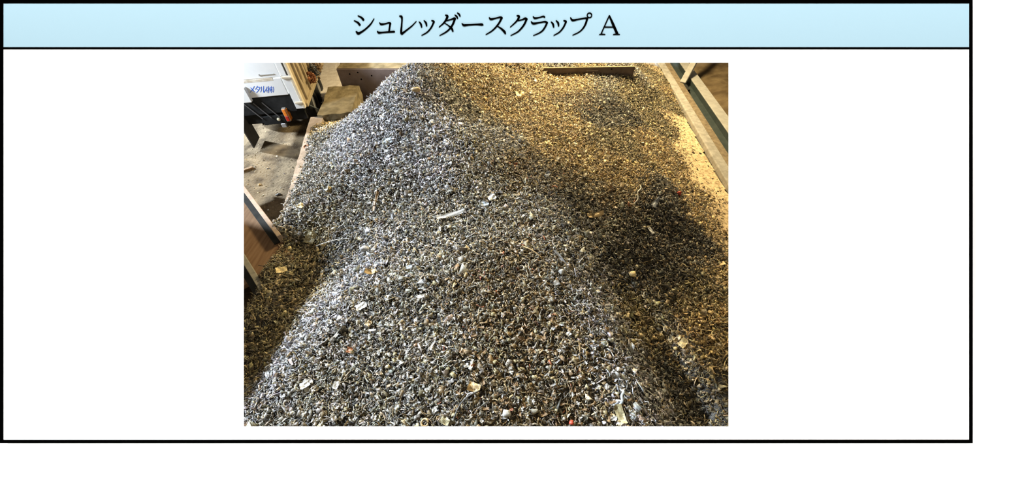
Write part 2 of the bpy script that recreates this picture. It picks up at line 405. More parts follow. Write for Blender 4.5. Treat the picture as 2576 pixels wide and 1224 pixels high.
PAL = {  # clean and dusty albedos of each mixture: weight, rgb, brightness spread
 'w': [(.62,(.42,.43,.47),(.5,1.4)),(.14,(.20,.20,.21),(.5,1.3)),(.13,(.26,.21,.14),(.5,1.3)),(.08,(.05,.05,.055),(.5,1.5)),(.03,(.66,.68,.68),(.8,1.1))],
 'g': [(.52,(.305,.298,.275),(.4,1.5)),(.14,(.16,.15,.13),(.5,1.3)),(.22,(.25,.205,.125),(.5,1.4)),(.10,(.04,.04,.04),(.5,1.5)),(.02,(.66,.66,.62),(.8,1.1))],
 'b': [(.30,(.22,.205,.17),(.45,1.5)),(.50,(.22,.165,.09),(.4,1.4)),(.16,(.05,.045,.035),(.5,1.6)),(.03,(.45,.38,.25),(.8,1.2)),(.01,(.30,.10,.05),(.7,1.1))],
 't': [(.62,(.46,.345,.175),(.5,1.4)),(.18,(.28,.24,.18),(.5,1.3)),(.14,(.07,.06,.045),(.5,1.6)),(.06,(.62,.53,.36),(.8,1.2))],
 'o': [(.50,(.31,.255,.14),(.45,1.4)),(.26,(.27,.245,.18),(.5,1.4)),(.19,(.055,.05,.035),(.5,1.6)),(.05,(.50,.42,.26),(.7,1.2))],
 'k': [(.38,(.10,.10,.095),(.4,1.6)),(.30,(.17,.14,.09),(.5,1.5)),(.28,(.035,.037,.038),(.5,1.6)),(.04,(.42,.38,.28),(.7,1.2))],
 'd': [(.5,(.36,.28,.17),(.5,1.3)),(.3,(.22,.19,.14),(.5,1.3)),(.2,(.08,.07,.05),(.5,1.4))],
}
BASE = {'w':(.02,.02,.021),'g':(.016,.015,.014),'b':(.018,.014,.009),'t':(.06,.046,.026),'o':(.024,.02,.012),'k':(.01,.01,.009),'d':(.50,.39,.24)}  # body colours; the near-black ones paint the shade of gaps between fragments
def pick_cols(tones):
    C = np.empty((len(tones), 3))
    for t in PAL:
        m = np.where(tones == t)[0]
        if not len(m): continue
        w = np.array([e[0] for e in PAL[t]]); ch = R.choice(len(w), len(m), p=w/w.sum())
        for i, e in enumerate(PAL[t]):
            s = m[ch == i]; C[s] = np.array(e[1])*R.uniform(e[2][0], e[2][1], (len(s),1))*R.normal(1, .04, (len(s),3))
    return np.clip(C, 0.004, 0.9)
def rand_rot(nrm, tilt):        # frames near the slope, tilted at random
    n = len(nrm)
    zz = nrm + R.normal(0, 1, (n,3))*tilt[:,None]; zz /= np.linalg.norm(zz, axis=1)[:,None]
    r = R.normal(size=(n,3)); xx = np.cross(r, zz); xx /= np.linalg.norm(xx, axis=1)[:,None]
    return np.stack([xx, np.cross(zz, xx), zz], 2)

# ------------------------------------------------------------------ scatter
NS = 400000
sxy = np.c_[R.uniform(-6, 7.4, NS), R.uniform(-1.2, 15.8, NS)]
sxy = sxy[inside(sxy)]
sz = lookup(GZ2, sxy)
rel = np.c_[sxy, sz] - np.array(CAM)
dep = rel @ np.array(DV); spx = W/2 + rel[:,0]/dep*F; spy = HT/2 - (rel @ np.array(UV))/dep*F
vis = (spx > 560) & (spx < 1890) & (spy > 120) & (spy < 1110)
keep = np.where(vis, 1.0, 0.42)
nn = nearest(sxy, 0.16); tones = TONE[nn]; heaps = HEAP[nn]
keep = np.where(heaps == 'D', np.clip((sz-0.05)*1.1, 0.015, 0.22)*keep, keep)
kp = R.random(len(sxy)) < keep
sxy, sz, tones, heaps = sxy[kp], sz[kp], tones[kp], heaps[kp]
nrm = np.c_[-lookup(gzx, sxy), -lookup(gzy, sxy), np.ones(len(sxy))]; nrm /= np.linalg.norm(nrm, axis=1)[:,None]
rot = rand_rot(nrm, R.uniform(0.25, 1.5, len(sxy)))
size = np.clip(R.lognormal(math.log(0.070), 0.38, len(sxy)), 0.03, 0.17)
size = np.where(heaps == 'B', size*0.9, size)
lift = R.uniform(-0.022, 0.036, len(sxy)) ; lift = np.where(heaps == 'D', 0.008, lift)
pos = np.c_[sxy, sz] + nrm*lift[:,None]
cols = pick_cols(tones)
shape = R.choice(len(LIB), len(sxy), p=PROB)

def heap_mesh(name, h):
    VV, FF, CC = [], [], []; off = 0
    # the body under the loose fragments, with a skirt to the ground
    cell_xy = np.c_[(GX[:-1,:-1]+0.03).ravel(), (GY[:-1,:-1]+0.03).ravel()]
    ok = (gin.reshape(ny,nx)[:-1,:-1] & gin.reshape(ny,nx)[1:,1:] & gin.reshape(ny,nx)[1:,:-1] & gin.reshape(ny,nx)[:-1,1:]).ravel()
    cells = np.where(ok & (CELLH == h))[0]
    cj, ci = cells // (nx-1), cells % (nx-1)
    q = np.stack([cj*nx+ci, cj*nx+ci+1, (cj+1)*nx+ci+1, (cj+1)*nx+ci], 1)
    used, inv = np.unique(q.ravel(), return_inverse=True); q = inv.reshape(-1, 4)
    bv = np.c_[gxy[used], GZ[used] + R.normal(0, 0.006 if h != 'D' else 0.002, len(used)) - (0.02 if h != 'D' else 0)]
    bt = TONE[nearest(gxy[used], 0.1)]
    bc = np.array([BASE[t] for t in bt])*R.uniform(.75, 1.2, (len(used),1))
    VV.append(bv); FF.append(np.r_[q[:,[0,1,2]], q[:,[0,2,3]]]); CC.append(bc); off += len(bv)
    mine = heaps == h
    for k, ((V, T), nm) in enumerate(LIB):
        s = np.where(mine & (shape == k))[0]
        if not len(s): continue
        v = np.einsum('nij,kj->nki', rot[s], V)*size[s][:,None,None] + pos[s][:,None]
        VV.append(v.reshape(-1, 3)); CC.append(np.repeat(cols[s], len(V), 0))
        FF.append((T[None] + (off + np.arange(len(s))*len(V))[:,None,None]).reshape(-1, 3)); off += len(s)*len(V)
    V = np.concatenate(VV).astype(np.float32); T = np.concatenate(FF).astype(np.int32); C = np.concatenate(CC)
    me = bpy.data.meshes.new(name)
    me.vertices.add(len(V)); me.vertices.foreach_set('co', V.ravel())
    me.loops.add(len(T)*3); me.loops.foreach_set('vertex_index', T.ravel())
    me.polygons.add(len(T)); me.polygons.foreach_set('loop_start', np.arange(len(T), dtype=np.int32)*3)
    me.update(calc_edges=True)
    ca = me.color_attributes.new('tone', 'FLOAT_COLOR', 'POINT')
    ca.data.foreach_set('color', np.c_[C, np.ones(len(C))].astype(np.float32).ravel())
    return me
M_scrap = mat('shredded_metal', (.3,.3,.3), 0.55, metal=0.12, attr=True, scale=26, detail=4, lo=0.36, hi=0.56, spec=0.5)
M_dust = mat('yellow_dust', (.3,.3,.3), 0.95, attr=True, scale=14, detail=8, lo=0.3, hi=0.55, bump=0.5, bscale=40, spec=0.1)
cell_xy = np.c_[(GX[:-1,:-1]+0.03).ravel(), (GY[:-1,:-1]+0.03).ravel()]
CELLH = HEAP[nearest(cell_xy, 0.02)]
for h, nm, lab, mm in (('M', 'scrap_heap', 'big heap of grey shredded metal scrap with a broad spur towards the front', M_scrap),
                       ('B', 'scrap_heap', 'dusty tan shredded scrap heap at the back under warm light, against the back wall', M_scrap),
                       ('R', 'scrap_heap', 'dark shredded scrap heap on the right beyond the shaded gully', M_scrap),
                       ('L', 'scrap_heap', 'low olive-brown shredded scrap in the hollow beside the brown steel deck', M_scrap),
                       ('D', 'dust_layer', 'pale yellow dust drift with thin scattered scrap beside the right kerb', M_dust)):
    o = link(nm, heap_mesh(nm, h), mm)
    tag(o, lab, 'scrap heap' if h != 'D' else 'dust', None, 'stuff')

# ------------------------------------------------------------------ single fragments that can be pointed out
FR_MATS = {}
def frag_mat(key, c, metal=0.1, rough=0.5):
    if key not in FR_MATS:
        FR_MATS[key] = mat('fragment_' + key, tuple(x*0.62 for x in c), rough, metal=metal, color2=c, scale=18, detail=5, lo=0.36, hi=0.58, bump=0.25, bscale=60)
    return FR_MATS[key]
FC = {'white': (.80,.81,.80), 'pale': (.46,.46,.44), 'grey': (.36,.36,.36), 'dark': (.10,.10,.10), 'tan': (.46,.34,.18), 'brown': (.26,.17,.09), 'yellow': (.72,.58,.30),
      'rust': (.38,.16,.07), 'red': (.45,.06,.03), 'blue': (.42,.50,.58), 'bluegrey': (.20,.22,.26), 'olive': (.30,.27,.16), 'pink': (.62,.50,.50)}
def sheet_bm(L, Wd, th, bend, crumple, nu=9, nv=5, taper=0.0, rag=0.12, twist=0.0, seed=1):
    g = random.Random(seed); bm = bmesh.new(); top, bot = [], []
    ph = [g.uniform(0, 6.28) for _ in range(6)]
    for i in range(nu):
        u = i/(nu-1)-0.5; a, b = [], []
        for j in range(nv):
            v = j/(nv-1)-0.5
            ed = 1 + rag*g.uniform(-1, 1)*(1 if j in (0, nv-1) or i in (0, nu-1) else 0.2)
            wv = Wd*(1 - taper*(u+0.5))*ed
            if abs(bend) > 1e-3: x = math.sin(u*bend)/bend*L; z = (1-math.cos(u*bend))/bend*L
            else: x = u*L; z = 0
            x *= 1 + rag*0.5*g.uniform(-1, 1)*(1 if i in (0, nu-1) else 0)
            y = v*wv; zz = y*math.sin(twist*u); y *= math.cos(twist*u)
            z += zz + crumple*(math.sin(9*u+ph[0]+4*v)+math.sin(7*v+ph[1]-5*u))*0.5*Wd + bend*0.15*Wd*v*v
            a.append(bm.verts.new((x, y, z+th/2))); b.append(bm.verts.new((x, y, z-th/2)))
        top.append(a); bot.append(b)
    for i in range(nu-1):
        for j in range(nv-1):
            bm.faces.new((top[i][j], top[i+1][j], top[i+1][j+1], top[i][j+1])); bm.faces.new((bot[i][j+1], bot[i+1][j+1], bot[i+1][j], bot[i][j]))
    for i in range(nu-1):
        bm.faces.new((top[i+1][0], top[i][0], bot[i][0], bot[i+1][0])); bm.faces.new((top[i][-1], top[i+1][-1], bot[i+1][-1], bot[i][-1]))
    for j in range(nv-1):
        bm.faces.new((top[0][j], top[0][j+1], bot[0][j+1], bot[0][j])); bm.faces.new((top[-1][j+1], top[-1][j], bot[-1][j], bot[-1][j+1]))
    return bm
def lump_bm(r, seed=1, sq=(1,.8,.6)):
    g = random.Random(seed); bm = bmesh.new(); bmesh.ops.create_icosphere(bm, subdivisions=2, radius=r)
    ph = [g.uniform(0, 6.28) for _ in range(4)]
    for v in bm.verts:
        c = v.co/r; s = 1+0.16*math.sin(4*c.x+ph[0])+0.16*math.sin(5*c.y+ph[1])+0.12*math.sin(5*c.z+ph[2])+g.uniform(-.05,.05)
        v.co = Vector((v.co.x*sq[0], v.co.y*sq[1], v.co.z*sq[2]))*s
    return bm
def normal_at(p):
    q = np.array([[p.x, p.y]]); return Vector((-lookup(gzx, q)[0], -lookup(gzy, q)[0], 1)).normalized()
def place(o, px, py, ang, tilt, lift, p=None):   # ang: heading of its long axis seen from the eye
    p = p or hit(px, py, 0.045)
    nv = (normal_at(p) + (CAM - p).normalized()*tilt).normalized()
    dirv = RV*math.cos(ang) + UV*math.sin(ang)
    x = (dirv - nv*dirv.dot(nv)).normalized(); y = nv.cross(x)
    o.matrix_world = Matrix.Translation(p + nv*lift) @ Matrix((x, y, nv)).transposed().to_4x4()
    return o
def pxm(px, py, s): return s/F*(hit(px, py)-CAM).dot(DV)
SINGLE = [  # name, px, py, kind, length px, width px, angle deg, colour, bend, label, category
 ('metal_strip',1135,540,'sheet',72,13,17,'pale',.5,'long pale bent metal strip lying across the middle of the grey heap','scrap strip'),
 ('metal_flake',1237,497,'sheet',20,15,30,'white',.6,'bright white flake high on the grey slope, right of the long pale strip','scrap flake'),
 ('metal_flake',1220,514,'sheet',18,13,-10,'blue',.4,'pale bluish flake just below the bright white flake','scrap flake'),
 ('metal_tab',783,597,'sheet',34,28,75,'olive',.5,'squarish dull grey-olive sheet tab standing at the left foot of the grey slope','scrap tab'),
 ('wire',858,607,'wire',125,2.6,6,'pale',.5,'long thin pale wire arching over the shaded hollow at left','wire'),
 ('metal_flake',758,517,'sheet',13,16,70,'yellow',.3,'small yellowish flake near the low wall at the left','scrap flake'),
 ('metal_ring',770,369,'ring',11,3,0,'rust',0,'small rusty pink ring at the upper left edge of the grey heap','ring'),
 ('metal_flake',849,962,'sheet',30,15,80,'pale',.5,'pale upright oval flake on the lower left of the front spur','scrap flake'),
 ('metal_flake',772,965,'sheet',30,16,35,'white',.4,'white torn flake on the lower left of the front spur','scrap flake'),
 ('metal_tab',1063,745,'sheet',24,9,12,'white',.1,'bright white rectangular tab in the middle of the front spur','scrap tab'),
 ('metal_cup',936,684,'sheet',34,15,5,'tan',2.4,'tan curled cup-shaped piece at the top left of the front spur','scrap piece'),
 ('metal_tab',928,813,'sheet',14,14,60,'tan',.2,'small tan square chip on the left of the front spur','scrap tab'),
 ('metal_tab',937,830,'sheet',18,6,5,'white',.1,'short white strip just below the small tan square chip','scrap tab'),
 ('metal_strip',1412,652,'sheet',56,9,-66,'bluegrey',.15,'straight slender grey strip standing at the top of the grey ridge on the right','scrap strip'),
 ('metal_lump',1412,684,'lump',17,14,0,'pale',0,'pale rounded lump at the lower end of the straight slender grey strip','scrap lump'),
 ('rod',1338,633,'wire',58,3,-38,'tan',.15,'thin straight tan rod left of the grey ridge on the right','rod'),
 ('metal_flake',1308,237,'sheet',22,17,10,'yellow',.3,'large pale yellow flake on the warm lit back heap','scrap flake'),
 ('plastic_fragment',1707,487,'lump',12,11,0,'red',0,'dark red fragment beside the yellow dust on the right','fragment'),
 ('metal_plate',1650,508,'sheet',34,17,55,'bluegrey',.3,'blue-grey triangular plate on top of the dark heap at right','scrap plate'),
 ('wire',1603,495,'wire',66,4,68,'pale',1.2,'crooked pale wire hanging on the left of the dark heap at right','wire'),
 ('metal_hook',1563,1003,'wire',42,7,72,'blue',1.2,'pale bluish hook on the grey ridge near the bottom','scrap hook'),
 ('plastic_fragment',1437,1063,'lump',13,11,0,'red',0,'orange-red chip at the bottom edge of the front spur','fragment'),
 ('metal_lump',1555,929,'lump',11,10,0,'white',0,'small white nugget on the right edge of the grey ridge','scrap lump'),
 ('metal_tab',1193,974,'sheet',32,24,-20,'tan',.9,'boxy folded tan sheet piece low in the middle of the front spur','scrap piece'),
 ('metal_strip',1186,916,'sheet',26,9,80,'white',.8,'white twisted shred above the boxy folded tan piece','scrap strip'),
 ('metal_lump',1047,228,'lump',19,15,0,'tan',0,'orange-tan lump near the summit of the grey heap','scrap lump'),
 ('metal_flake',1378,438,'sheet',16,12,60,'bluegrey',.2,'small blue-grey chip between the grey heap and the tan back heap','scrap flake'),
 ('metal_flake',1637,580,'sheet',20,9,-60,'white',.3,'white sliver in the dark slope of the right heap','scrap flake'),
 ('metal_flake',708,679,'sheet',24,17,25,'yellow',.5,'yellow-tan flake in the shaded hollow beside the brown steel deck','scrap flake'),
 ('rod',1170,1012,'wire',86,4,52,'dark',.9,'dark curved rod left of the boxy folded tan piece','rod'),
 ('metal_strip',945,506,'sheet',52,8,82,'brown',.15,'upright brown strip on the left slope of the grey heap','scrap strip'),
 ('metal_hook',789,770,'wire',32,5,-15,'pale',1.4,'pale bent stick poking out over the left edge of the front spur','scrap hook'),
 ('metal_strip',733,911,'sheet',20,6,-50,'pink',.1,'pinkish white straight strip at the left edge of the front spur','scrap strip'),
 ('metal_flake',880,880,'sheet',14,16,80,'rust',.4,'reddish brown chip in the lower left of the front spur','scrap flake'),
 ('metal_flake',1719,862,'sheet',24,18,50,'yellow',.4,'yellow-tan flake on the lit patch of the right heap','scrap flake'),
 ('metal_lump',1274,1040,'lump',20,18,0,'pale',0,'pale round nugget near the bottom centre of the front spur','scrap lump'),
 ('metal_lump',920,628,'lump',22,17,0,'grey',0,'grey round lump at the head of the shaded hollow','scrap lump'),
 ('metal_flake',1378,358,'sheet',14,12,10,'yellow',.2,'small bright yellow chip on the lower part of the tan back heap','scrap flake'),
 ('metal_strip',1497,541,'sheet',44,14,15,'tan',1.1,'curved ribbed tan strip between the grey ridge and the dark heap','scrap strip'),
 ('metal_lump',1590,690,'lump',18,15,0,'yellow',0,'pale yellow lump in the dark gully right of the grey ridge','scrap lump'),
 ('metal_strip',985,540,'sheet',30,8,-70,'dark',.6,'dark short strip in the middle of the left grey slope','scrap strip'),
 ('metal_flake',910,770,'sheet',26,18,30,'white',.7,'white crumpled flake on the upper left of the front spur','scrap flake'),
 ('metal_flake',1030,672,'sheet',14,11,15,'blue',.3,'pale bluish chip at the top centre of the front spur','scrap flake'),
 ('metal_strip',853,835,'sheet',30,8,62,'pale',.6,'slim pale strip standing on the left of the front spur','scrap strip'),
 ('metal_strip',1090,865,'sheet',34,10,68,'pale',.6,'tapering pale strip in the centre of the front spur','scrap strip'),
 ('metal_hook',1185,1000,'ring',22,4,0,'grey',0,'open grey hook ring just below the boxy folded tan piece','scrap hook'),
 ('metal_ring',1069,1062,'ring',17,5,0,'tan',0,'tan ring lying at the bottom edge of the front spur','ring'),
 ('metal_flake',1120,1058,'sheet',24,20,-30,'olive',.4,'olive folded flake at the bottom edge right of the tan ring','scrap flake'),
 ('metal_plate',1560,1042,'sheet',46,22,-75,'olive',1.0,'olive curved plate under the pale bluish hook','scrap plate'),
 ('metal_strip',975,355,'sheet',24,16,10,'blue',.7,'pale bluish crumpled strip high on the left grey slope','scrap strip'),
]
def single(e, seed):
    nm, px, py, kd, L, Wd, ang, c, bend, lab, cat = e
    s = pxm(px, py, 1.0); L *= s; Wd *= s
    if kd == 'sheet': bm = sheet_bm(L, Wd, max(0.004, Wd*0.07), bend, 0.10, taper=0.75 if 'triangular' in lab or 'tapering' in lab else 0.2, twist=0.5, seed=seed)
    elif kd == 'lump': bm = lump_bm(L/2, seed, (1, Wd/L, .7))
    elif kd == 'ring':
        bm = bmesh.new(); top = 5.2 if 'hook' in nm else 6.0
        add_tube(bm, [(math.cos(t)*L/2, math.sin(t)*L/2, 0.01*math.sin(2*t)) for t in np.linspace(0, top, 18)], Wd/2, 8)
    else:
        bm = bmesh.new(); g = random.Random(seed)
        pts = []
        for i in range(15):
            u = i/14-0.5; pts.append((u*L, (math.cos(u*3.0)-0.6)*bend*L*0.16*(1 if bend < 1 else math.sin(u*7)), abs(math.cos(u*3.1))*0.03 + g.uniform(-.002,.002)))
        add_tube(bm, pts, Wd/2, 7)
    o = obj(nm, bm, frag_mat(c, FC[c]), smooth=kd != 'sheet')
    place(o, px, py, math.radians(ang), 0.55, 0.012 + (Wd*0.2 if kd == 'lump' else 0.0))
    return tag(o, lab, cat)
for i, e in enumerate(SINGLE): single(e, 100+i)

# plain loose fragments nothing tells apart: the largest, on the near face of the front spur
KINDS = [('steel_shred', lambda s: sheet_bm(.095, .024, .004, 1.7, .08, nu=10, nv=3, twist=1.2, seed=s), 'grey', 'grey curled steel shred lying loose on the near part of the front spur', 'curled grey shreds', 'scrap shred'),
         ('steel_flake', lambda s: sheet_bm(.075, .05, .004, .9, .16, nu=7, nv=6, rag=.28, seed=s), 'pale', 'pale grey crumpled flake lying loose on the near part of the front spur', 'pale crumpled flakes', 'scrap flake'),
         ('rusty_shred', lambda s: sheet_bm(.085, .03, .005, 1.2, .12, nu=8, nv=4, twist=.8, seed=s), 'brown', 'brown rusty shred lying loose on the near part of the front spur', 'brown rusty shreds', 'scrap shred'),
         ('scrap_nugget', lambda s: lump_bm(.03, s, (1.1,.75,.6)), 'olive', 'olive-grey crumpled nugget lying loose on the near part of the front spur', 'crumpled nuggets', 'scrap lump')]
KC = (80, 62, 60, 38)
for (nm, fn, c, lab, grp, cat), cnt in zip(KINDS, KC):
    protos = []
    for q in range(5):
        o = obj(nm, fn(300+q), frag_mat(c, FC[c])); tag(o, lab, cat, grp); protos.append(o)
    for i in range(cnt):
        o = protos[i] if i < 5 else protos[i % 5].copy()
        if i >= 5: COL.objects.link(o)
        y = rnd.uniform(800, 1058)
        x0 = 613 + max(0, (1010-y)*0.72) + 30; x1 = 1500 + (y-800)*0.42
        x = rnd.uniform(max(x0, 640), x1)
        if c == 'brown': x = rnd.uniform(1150, x1)
        place(o, x, y, rnd.uniform(0, 6.28), rnd.uniform(0, .8), rnd.uniform(.0, .012))
        s = rnd.uniform(.6, 1.0); o.scale = (s, s, s)

# ------------------------------------------------------------------ low wall, block, back wall
M_conc = mat('dusty_concrete', (.27,.215,.17), 0.95, color2=(.40,.33,.27), scale=5, detail=10, bump=.4, bscale=25, spec=.1)
M_khaki = mat('khaki_concrete', (.13,.105,.06), 0.95, color2=(.24,.195,.115), scale=4, detail=10, bump=.5, bscale=14, spec=.1)
M_mauve = mat('mauve_concrete', (.20,.155,.145), 0.9, color2=(.26,.21,.195), scale=3, detail=8, bump=.25, bscale=30, spec=.1)
wl = (WF - WN).length - .3; wr = Vector((wdir.y, -wdir.x, 0))
bm = bmesh.new()
nseg = 26; prof = []
for i in range(nseg+1):
    t = i/nseg*wl; j = rnd.uniform(-.02, .02)
    prof.append((t, j))
for (t0, j0), (t1, j1) in zip(prof, prof[1:]):
    add_hex(bm, [WN + wdir*t0 + wr*(-.13+j0*.3) - Z*.9, WN + wdir*t0 + wr*.22 - Z*.9, WN + wdir*t1 + wr*.22 - Z*.9, WN + wdir*t1 + wr*(-.13+j1*.3) - Z*.9,
                 WN + wdir*t0 + wr*(-.13+j0) + Z*(.04+j0*.5), WN + wdir*t0 + wr*.22 + Z*.02, WN + wdir*t1 + wr*.22 + Z*.02, WN + wdir*t1 + wr*(-.13+j1) + Z*(.04+j1*.5)])
bmesh.ops.remove_doubles(bm, verts=bm.verts, dist=.0005)
tag(obj('retaining_wall', bm, M_conc), 'low pinkish concrete retaining wall along the left edge of the grey heap', 'wall')
# block
B0 = at(808, 288, 1.0)
bx = Vector((.985, .17, 0)); by = Vector((-.17, .985, 0))
bm = bmesh.new(); frame_box(bm, (B0.x, B0.y, 0), bx, by, Z, (-.12, 0, 0), (.86, 1.95, 1.0))
bmesh.ops.subdivide_edges(bm, edges=list(bm.edges), cuts=5, use_grid_fill=True)
for v in bm.verts:
    v.co += Vector((rnd.uniform(-.025,.025), rnd.uniform(-.025,.025), rnd.uniform(-.02,.02)))
tag(obj('concrete_block', bm, M_khaki), 'dusty khaki concrete block at the far end of the low wall', 'block')
# back wall
BW0 = at(845, 173, 1.42)
by_ = BW0.y
bm = bmesh.new(); frame_box(bm, (0,0,0), Vector((1,0,0)), Vector((0,1,0)), Z, (BW0.x, by_, 0), (-1.6, by_+.95, 1.42))
bevel(bm, .02)
bw = thing('back_wall', (-3.5, by_, 0), 'mauve concrete back wall with dusty top behind the summit of the grey heap', 'wall')
obj('wall_body', bm, M_mauve, bw)
bm = bmesh.new(); frame_box(bm, (0,0,0), Vector((1,0,0)), Vector((0,1,0)), Z, (BW0.x+.02, by_+.03, 1.405), (-1.62, by_+.93, 1.432))
obj('dust_cap', bm, M_khaki, bw)
for px, py in ((900,182),(909,199),(935,190),(880,186)):
    d = ray(px, py); p = CAM + d*((by_-CAM.y)/d.y)
    bm = bmesh.new(); bmesh.ops.create_cone(bm, cap_ends=True, segments=14, radius1=.022, radius2=.022, depth=.02, matrix=Matrix.Translation((p.x, by_-.004, p.z)) @ Matrix.Rotation(math.pi/2, 4, 'X'))
    obj('bolt_hole', bm, M_black, bw)
M_barbrown = mat('brown_steel', (.085,.062,.052), 0.75, color2=(.13,.10,.085), scale=5, detail=8, bump=.15)
P0 = at(1368, 171, 1.5); P1 = at(1598, 167, 1.5)
dx = (P1-P0).normalized(); dy = Vector((-dx.y, dx.x, 0))
beam = thing('steel_beam', (P0.x, P0.y, 0), 'dark brown steel beam half buried across the top of the tan back heap', 'beam')
Lb = (P1-P0).length
bm = bmesh.new(); frame_box(bm, P0, dx, dy, Z, (0, 0, -1.5), (Lb, .05, 0)); bevel(bm, .008)
obj('web_plate', bm, M_barbrown, beam)
bm = bmesh.new(); frame_box(bm, P0, dx, dy, Z, (-.02, -.012, -.012), (Lb+.02, .045, .006)); bevel(bm, .006)
obj('top_flange', bm, mat('dusty_flange', (.2,.16,.1), .95, color2=(.3,.24,.15), scale=9, bump=.3), beam)
bm = bmesh.new(); frame_box(bm, P0, dx, dy, Z, (Lb*.47, -.006, -.11), (Lb*.6, 0, -.095))
obj('welded_bar', bm, mat('light_steel', (.3,.26,.23), .6), beam)
bm = bmesh.new(); bmesh.ops.create_cone(bm, cap_ends=True, segments=14, radius1=.02, radius2=.02, depth=.02, matrix=Matrix.Translation(P0 + dx*Lb*.745 - Z*.07 - dy*.002) @ Matrix.Rotation(math.pi/2, 4, 'X'))
obj('bolt_hole', bm, M_black, beam)

# ------------------------------------------------------------------ brown steel deck at the left
M_deck = mat('brown_deck', (.15,.088,.05), 0.9, spec=.1, color2=(.21,.13,.075), scale=3, detail=8, stretch=(6, .5, 1), bump=.1)
M_lip = mat('pinkish_lip', (.30,.225,.17), 0.8, color2=(.38,.29,.22), scale=7, bump=.15)
M_rail = mat('grey_green_rail', (.20,.19,.15), 0.9, spec=.1, color2=(.27,.25,.2), scale=8)
M_dark = mat('dark_steel_and_shadow', (.018,.019,.018), 0.9, spec=.1, color2=(.03,.03,.028), scale=6)
dn = Vector((ddir.y, -ddir.x, 0))             # towards the scrap, off the deck edge
if dn.x < 0: dn = -dn
dk = thing('steel_deck', (DN.x, DN.y, 0), 'brown steel deck with raised ribs in the left corner beside the olive scrap', 'deck')
off_in = -dn
# the deck lies on the near side of its far edge
near = Vector((-ddir.y, ddir.x, 0))
if near.y > 0: near = -near
bm = bmesh.new(); frame_box(bm, (DN.x, DN.y, 0), ddir, near, Z, (-.75, .06, .66), (3.6, 2.2, .76)); bevel(bm, .01)
obj('deck_plate', bm, M_deck, dk)
bm = bmesh.new(); frame_box(bm, (DN.x, DN.y, 0), ddir, near, Z, (-.14, 0.0, .60), (3.6, .085, .95)); bevel(bm, .008)
obj('edge_lip', bm, M_lip, dk)
bm = bmesh.new(); frame_box(bm, (DN.x, DN.y, 0), ddir, near, Z, (-.12, .085, .76), (3.6, .20, .80)); bevel(bm, .006)  # flat dark strip: the shadow inside the lip, painted
obj('edge_shadow_strip', bm, M_dark, dk)
q0 = at(655, 728, .84); tt = (q0-DN).dot(ddir); nnr = (q0-DN).dot(near)
bm = bmesh.new(); frame_box(bm, (DN.x, DN.y, 0), ddir, near, Z, (tt, nnr-.075, .76), (3.6, nnr+.02, .85)); bevel(bm, .008)
obj('rib', bm, M_rail, dk)
bm = bmesh.new(); frame_box(bm, (DN.x, DN.y, 0), ddir, near, Z, (tt-.02, nnr+.02, .76), (3.6, nnr+.13, .785)); bevel(bm, .005)  # shadow beside the rib, painted as a dark strip
obj('rib_shadow_strip', bm, M_dark, dk)
for s in (0.6, 2.0, 3.4):
    for w in (.5, 1.9):
        bm = bmesh.new(); frame_box(bm, (DN.x, DN.y, 0), ddir, near, Z, (s-.06, w-.06, 0), (s+.06, w+.06, .66)); obj('deck_leg', bm, M_dark, dk)

# ------------------------------------------------------------------ right kerb, steel track and brace
M_kerb = mat('pale_kerb', (.22,.205,.175), 0.85, color2=(.33,.31,.27), scale=7, detail=10, bump=.3, bscale=20)
M_rustk = mat('rusty_kerb_top', (.12,.088,.052), 0.9, color2=(.20,.155,.095), scale=8, detail=10, bump=.3)
M_beam = mat('grey_painted_steel', (.27,.26,.235), 0.6, color2=(.34,.33,.30), scale=6)
M_green = mat('shaded_green_steel', (.022,.032,.03), 0.5, color2=(.035,.045,.042), scale=5)  # shade inside the channel is put into this dark green
kd = (K1-K0).normalized(); kr = Vector((kd.y, -kd.x, 0))
def along(px, py, z):           # along / across coordinates of a pixel at height z
    p = at(px, py, z) - K0; return p.dot(kd), p.dot(kr)
S0, S1 = -4.5, (K1-K0).length + 14
def wid(px, py, z): return along(px, py, z)[1]
kb = thing('kerb', (K0.x, K0.y, 0), 'pale concrete kerb with rusty top running up the right side of the bay', 'kerb')
kt = wid(1745, 280, .22)        # inner edge of the rusty strip
bm = bmesh.new(); frame_box(bm, K0, kd, kr, Z, (S0, 0, 0), (S1, .50, .20)); bevel(bm, .03, 2)
obj('kerb_body', bm, M_kerb, kb)
bm = bmesh.new(); frame_box(bm, K0, kd, kr, Z, (S0, .29, .195), (S1, .51, .215)); bevel(bm, .006)
obj('rusty_strip', bm, M_rustk, kb)
tr = thing('steel_track', K0 + kr*.5, 'grey steel channel beam with a green web coloured dark for its shade lying beside the right kerb', 'beam')
bm = bmesh.new(); frame_box(bm, K0, kd, kr, Z, (S0, .60, .0), (S1, .94, .05)); frame_box(bm, K0, kd, kr, Z, (S0, .90, .05), (S1, .94, .24))
obj('web', bm, M_green, tr)
bm = bmesh.new(); frame_box(bm, K0, kd, kr, Z, (S0, .90, .22), (S1, 1.28, .26)); bevel(bm, .008)
obj('flange', bm, M_beam, tr)
bm = bmesh.new(); frame_box(bm, K0, kd, kr, Z, (S0, .50, 0), (S1, .60, .07))
tag(obj('dust_line', bm, mat('packed_dust', (.45,.34,.18), .95, color2=(.62,.48,.27), scale=30, bump=.5)), 'thin line of yellow dust packed between the kerb and the steel track', 'dust', None, 'stuff')
bm = bmesh.new(); bmesh.ops.create_grid(bm, x_segments=60, y_segments=24, size=1)  # brown soil; the shade over it is put into its dark colour
